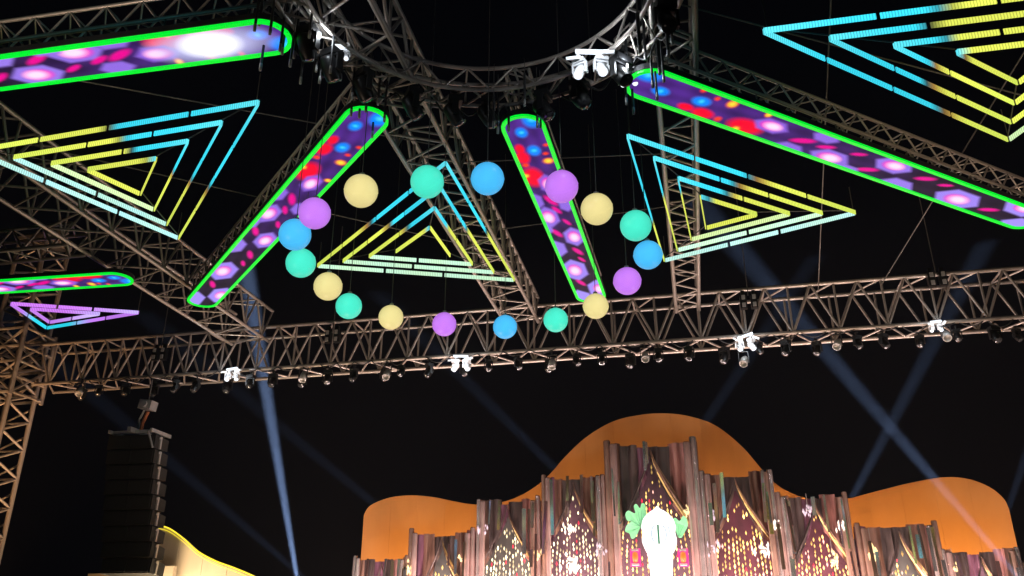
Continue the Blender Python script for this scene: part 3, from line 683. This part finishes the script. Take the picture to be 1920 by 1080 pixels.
    for k in range(ns):
        u = (k/(ns-1)-.5)*2+rr.uniform(-.02, .02); mbs = [MB(), MB(), MB()]; mc = MB()
        zb = .25; L = za-.3-zb; nb = int(L/.15)
        for j in range(nb):
            z = za-.3-(j+.5*(k % 2)+rr.uniform(-.2, .2))*L/nb; hgt = (z-zb)/L
            hw_ = ho*min(1, max(0, (za-.12-z)/hd))**1.5
            x = off+u*ho*.98*(.62+.38*min(1, (za-z)/(hd*1.2)))
            if abs(x-off) > hw_+.03: continue
            if rr.random() < .1+1.5*max(0, hgt-.5): continue
            q = 0 if rr.random() < .3 else (2 if rr.random() < .55-.4*hgt else 1); sz = rr.uniform(.75, 1.2)
            (mc if rr.random() < .12 else mbs[q]).octa((x, rr.uniform(-.04, .04), z), .026*sz, .072*sz)
        root = None
        for q in (1, 0, 2):
            if mbs[q].v:
                o = mbs[q].build('light_string' if root is None else 'bulbs', BUL[(bul, q)], root or ft); o['kind'] = 'stuff'; root = root or o
        if mc.v: o = mc.build('coloured_bulbs', BUL[('pink' if rr.random() < .6 else 'red', 1)], root or ft); o['kind'] = 'stuff'
    area('bay_fill', (cx, YB-.15, FLOOR+.9), (cx, YB+.4, FLOOR+2.0), 100 if bi != 4 else 150, (1, .85, .75), wd*.7, .1)  # unseen fill added to make the foot of the backdrop glow
# bright blobs between the drapes, as made-up glowing clusters
def blob(u, v, s, lab, mat):
    p = ony(u, v, YB-.35); t = thing('blob', p, lab, 'blob', 'bright blobs on the stage'); rr = random.Random(u)
    for k in range(16):
        c = (rr.gauss(0, .085)*s, rr.gauss(0, .05)*s, rr.gauss(0, .09)*s)
        MB().octa(c, rr.uniform(.018, .05)*s, rr.uniform(.04, .11)*s).build('blob_piece', mat, t)
    MB().tube((0, 0, .1*s), (0, 0, .6*s), .006, 5).lathe([(.001, .04*s), (.07*s, .03*s), (.08*s, .0), (.001, -.02*s)], 12).build('frame', M['grey'], t)
CR = glow('blob_white', lin(255, 240, 225), 1.6); CW = glow('blob_warm', lin(255, 222, 160), 1.5); CD = glow('blob_soft', lin(225, 200, 215), .9)
for u, v, s, lab, m in ((1066, 990, 1.0, 'white glowing chandelier high in the bay left of the emblem', CR), (1125, 1030, 1.1, 'soft white chandelier beside the column left of the emblem', CD), (1070, 1056, 1.6, 'wide white chandelier low in the bay left of the emblem', CR),
        (1005, 1043, 1.0, 'pale chandelier right side of the bay left of centre', CW), (903, 992, .8, 'small white cluster on the drapes left of centre', CD), (1336, 968, .9, 'small white cluster right above the column right of the emblem', CD), (1432, 1032, 1.1, 'warm white chandelier in the bay right of the emblem', CR),
        (1338, 1030, 1.0, 'pinkish white chandelier beside the column right of the emblem', CD), (1515, 957, .8, 'white square cluster atop the bay right of centre', CD), (1455, 985, .8, 'white cluster on the drapes between two right bays', CR), (1578, 990, .9, 'bright white cluster on the silver drapes right of centre', CR),
        (1562, 1050, 1.0, 'golden chandelier low in the bay right of centre', CW), (1636, 1040, 1.2, 'golden chandelier at the left of the bay under the right hump', CW), (1790, 1066, .9, 'golden chandelier in the right end bay', CW), (768, 1070, .9, 'golden chandelier in the left end bay', CW),
        (868, 1050, .8, 'golden chandelier under the left hump', CW), (1289, 958, .7, 'small golden cluster above the right leaf of the emblem', CW)):
    blob(u, v, s, lab, m)

# ------------------------------------------------------------------ white emblem with leaves
YE_ = 25.5
e0 = ony(1236, 1010, YE_); k_ = (ony(1336, 1010, YE_).x-e0.x)/100     # metres per photo pixel there
em = thing('emblem_sign', (e0.x, YE_, e0.z), 'glowing white arched emblem between green leaves at the stage centre', 'sign')
EW = glow('emblem_white', (1, 1, 1), 1.15, None, .12, 5); LEAF = glow('leaf_lit_green', lin(150, 222, 175), .55, lin(110, 190, 130), .2, 6); INK = surf('green_ink', (.01, .16, .09), .5, 0, .1); INK2 = glow('pale_ink', lin(176, 200, 214), .8)  # leaf emission stands in for light falling on the leaves
arch = [(-26, -24), (-33, -5), (-31, 12), (-33, 22), (-28, 38), (-16, 50), (-6, 56), (0, 62), (6, 56), (16, 50), (28, 38), (33, 22), (31, 12), (33, -5), (26, -24), (10, -38), (0, -42), (-10, -38)]
arch = [tuple(a) for a in smooth(arch+[arch[0]], 4)[:-1]]
MB().prism([Vector((x*k_, 0, y*k_)) for x, y in arch], (0, .12, 0)).build('board', EW, em)
MB().prism([Vector((x*k_, -.02, y*k_)) for x, y in ((-2.5, -10), (1, -10), (.8, 26), (-2.5, 26))], (0, .016, 0)).build('letter_stroke', INK, em)
for s in (-1, 1):
    arcp = [(s*(6+8*math.sin(a))*k_, -.012, (8+16*math.cos(a))*k_) for a in np.linspace(.15, math.pi-.15, 14)]
    MB().path(arcp, 1.3*k_, 5).build('letter_bowl', INK2, em)
    MB().path([(s*20*k_, -.012, -6*k_), (s*21*k_, -.012, 12*k_), (s*18*k_, -.012, 24*k_)], .9*k_, 5).build('letter_stroke', INK2, em)
MB().prism([Vector((x*k_, .03, y*k_)) for x, y in ((-24, -26), (-21, -60), (-18, -110), (18, -110), (21, -60), (24, -26))][::-1], (0, .1, 0)).build('stem', EW, em)
def leaf(pts):
    P = [((1100+x/4.153-1236)*k_, (1010-(820+y/4.153))*k_) for x, y in pts]; P = [tuple(p) for p in smooth(P+[P[0]], 4)[:-1]]
    ax = sum(p[0] for p in P)/len(P)
    lf = MB().prism([Vector((x, .04+.35*(x-ax)**2, z)) for x, z in P][::-1], (0, .03, 0)).build('leaf', LEAF, em)
    c = P[0]
    for q in P[6::9]: MB().tube((c[0], .03, c[1]), (c[0]*.3+q[0]*.7, .03+.35*(q[0]-ax)**2*.5, c[1]*.3+q[1]*.7), .008, 5, .003).build('leaf_vein', VEIN, lf)
VEIN = surf('leaf_vein_green', (.12, .4, .2), .6)
leaf([(425, 690), (468, 640), (472, 560), (466, 512), (440, 508), (426, 545), (400, 512), (376, 528), (384, 585), (330, 562), (304, 592), (318, 640), (352, 648), (312, 676), (296, 722), (328, 742), (345, 782), (376, 770), (402, 730)])
leaf([(715, 780), (688, 700), (672, 645), (705, 630), (735, 655), (765, 615), (792, 640), (796, 690), (772, 735), (742, 782)])
GL = glow('lantern_orange', lin(255, 110, 40), 1.3); GP = glow('lantern_pink', lin(240, 60, 150), .9)
for s in (-1, 1):
    p = ony(1236+s*45, 1045, YE_+.1)
    t = thing('lantern', p, f'orange and pink lantern {"left" if s < 0 else "right"} of the emblem stem', 'lantern', 'lanterns beside the emblem')
    MB().lathe([(.001, -.16), (.07, -.13), (.09, 0), (.07, .13), (.001, .16)], 12).build('flame_glass', GL, t, smooth=True)
    MB().box((0, .1, 0), (.3, .04, .5)).build('back_plate', GP, t); MB().box((0, 0, -.2), (.2, .2, .05)).box((0, 0, .2), (.2, .2, .05)).build('cap', M['grey'], t)

# ------------------------------------------------------------------ searchlight beams in the haze (real lamps on the stage floor)
def beam(a, b, y0, y1, power, col, deg, zs=1.25):
    p, q = ony(*a, y0), ony(*b, y1); d = (q-p); s = p-d*((p.z-zs)/d.z)
    spot('searchlight', s, q, power, col, deg, 1.0, .04)
BC = (.42, .6, 1)
beam((553, 1060), (497, 720), 25.3, 25.3, 1.25e7, BC, 3.6)
beam((700, 943), (540, 812), 30.5, 30.5, 8e5, BC, 2.8)
beam((520, 1040), (312, 860), 25.0, 25.0, 5e5, BC, 3.2)
beam((1050, 888), (880, 720), 30.5, 30.5, 1.1e6, BC, 2.8)
beam((1890, 1060), (1540, 650), 25.0, 25.0, 3.2e6, BC, 3.9)
beam((1600, 930), (1752, 640), 30.5, 30.5, 2.2e6, BC, 3.2)
beam((1330, 780), (1390, 690), 30.5, 30.5, 1.1e6, BC, 2.8)
beam((1900, 925), (1925, 850), 30.5, 30.5, 1.1e6, BC, 2.8)
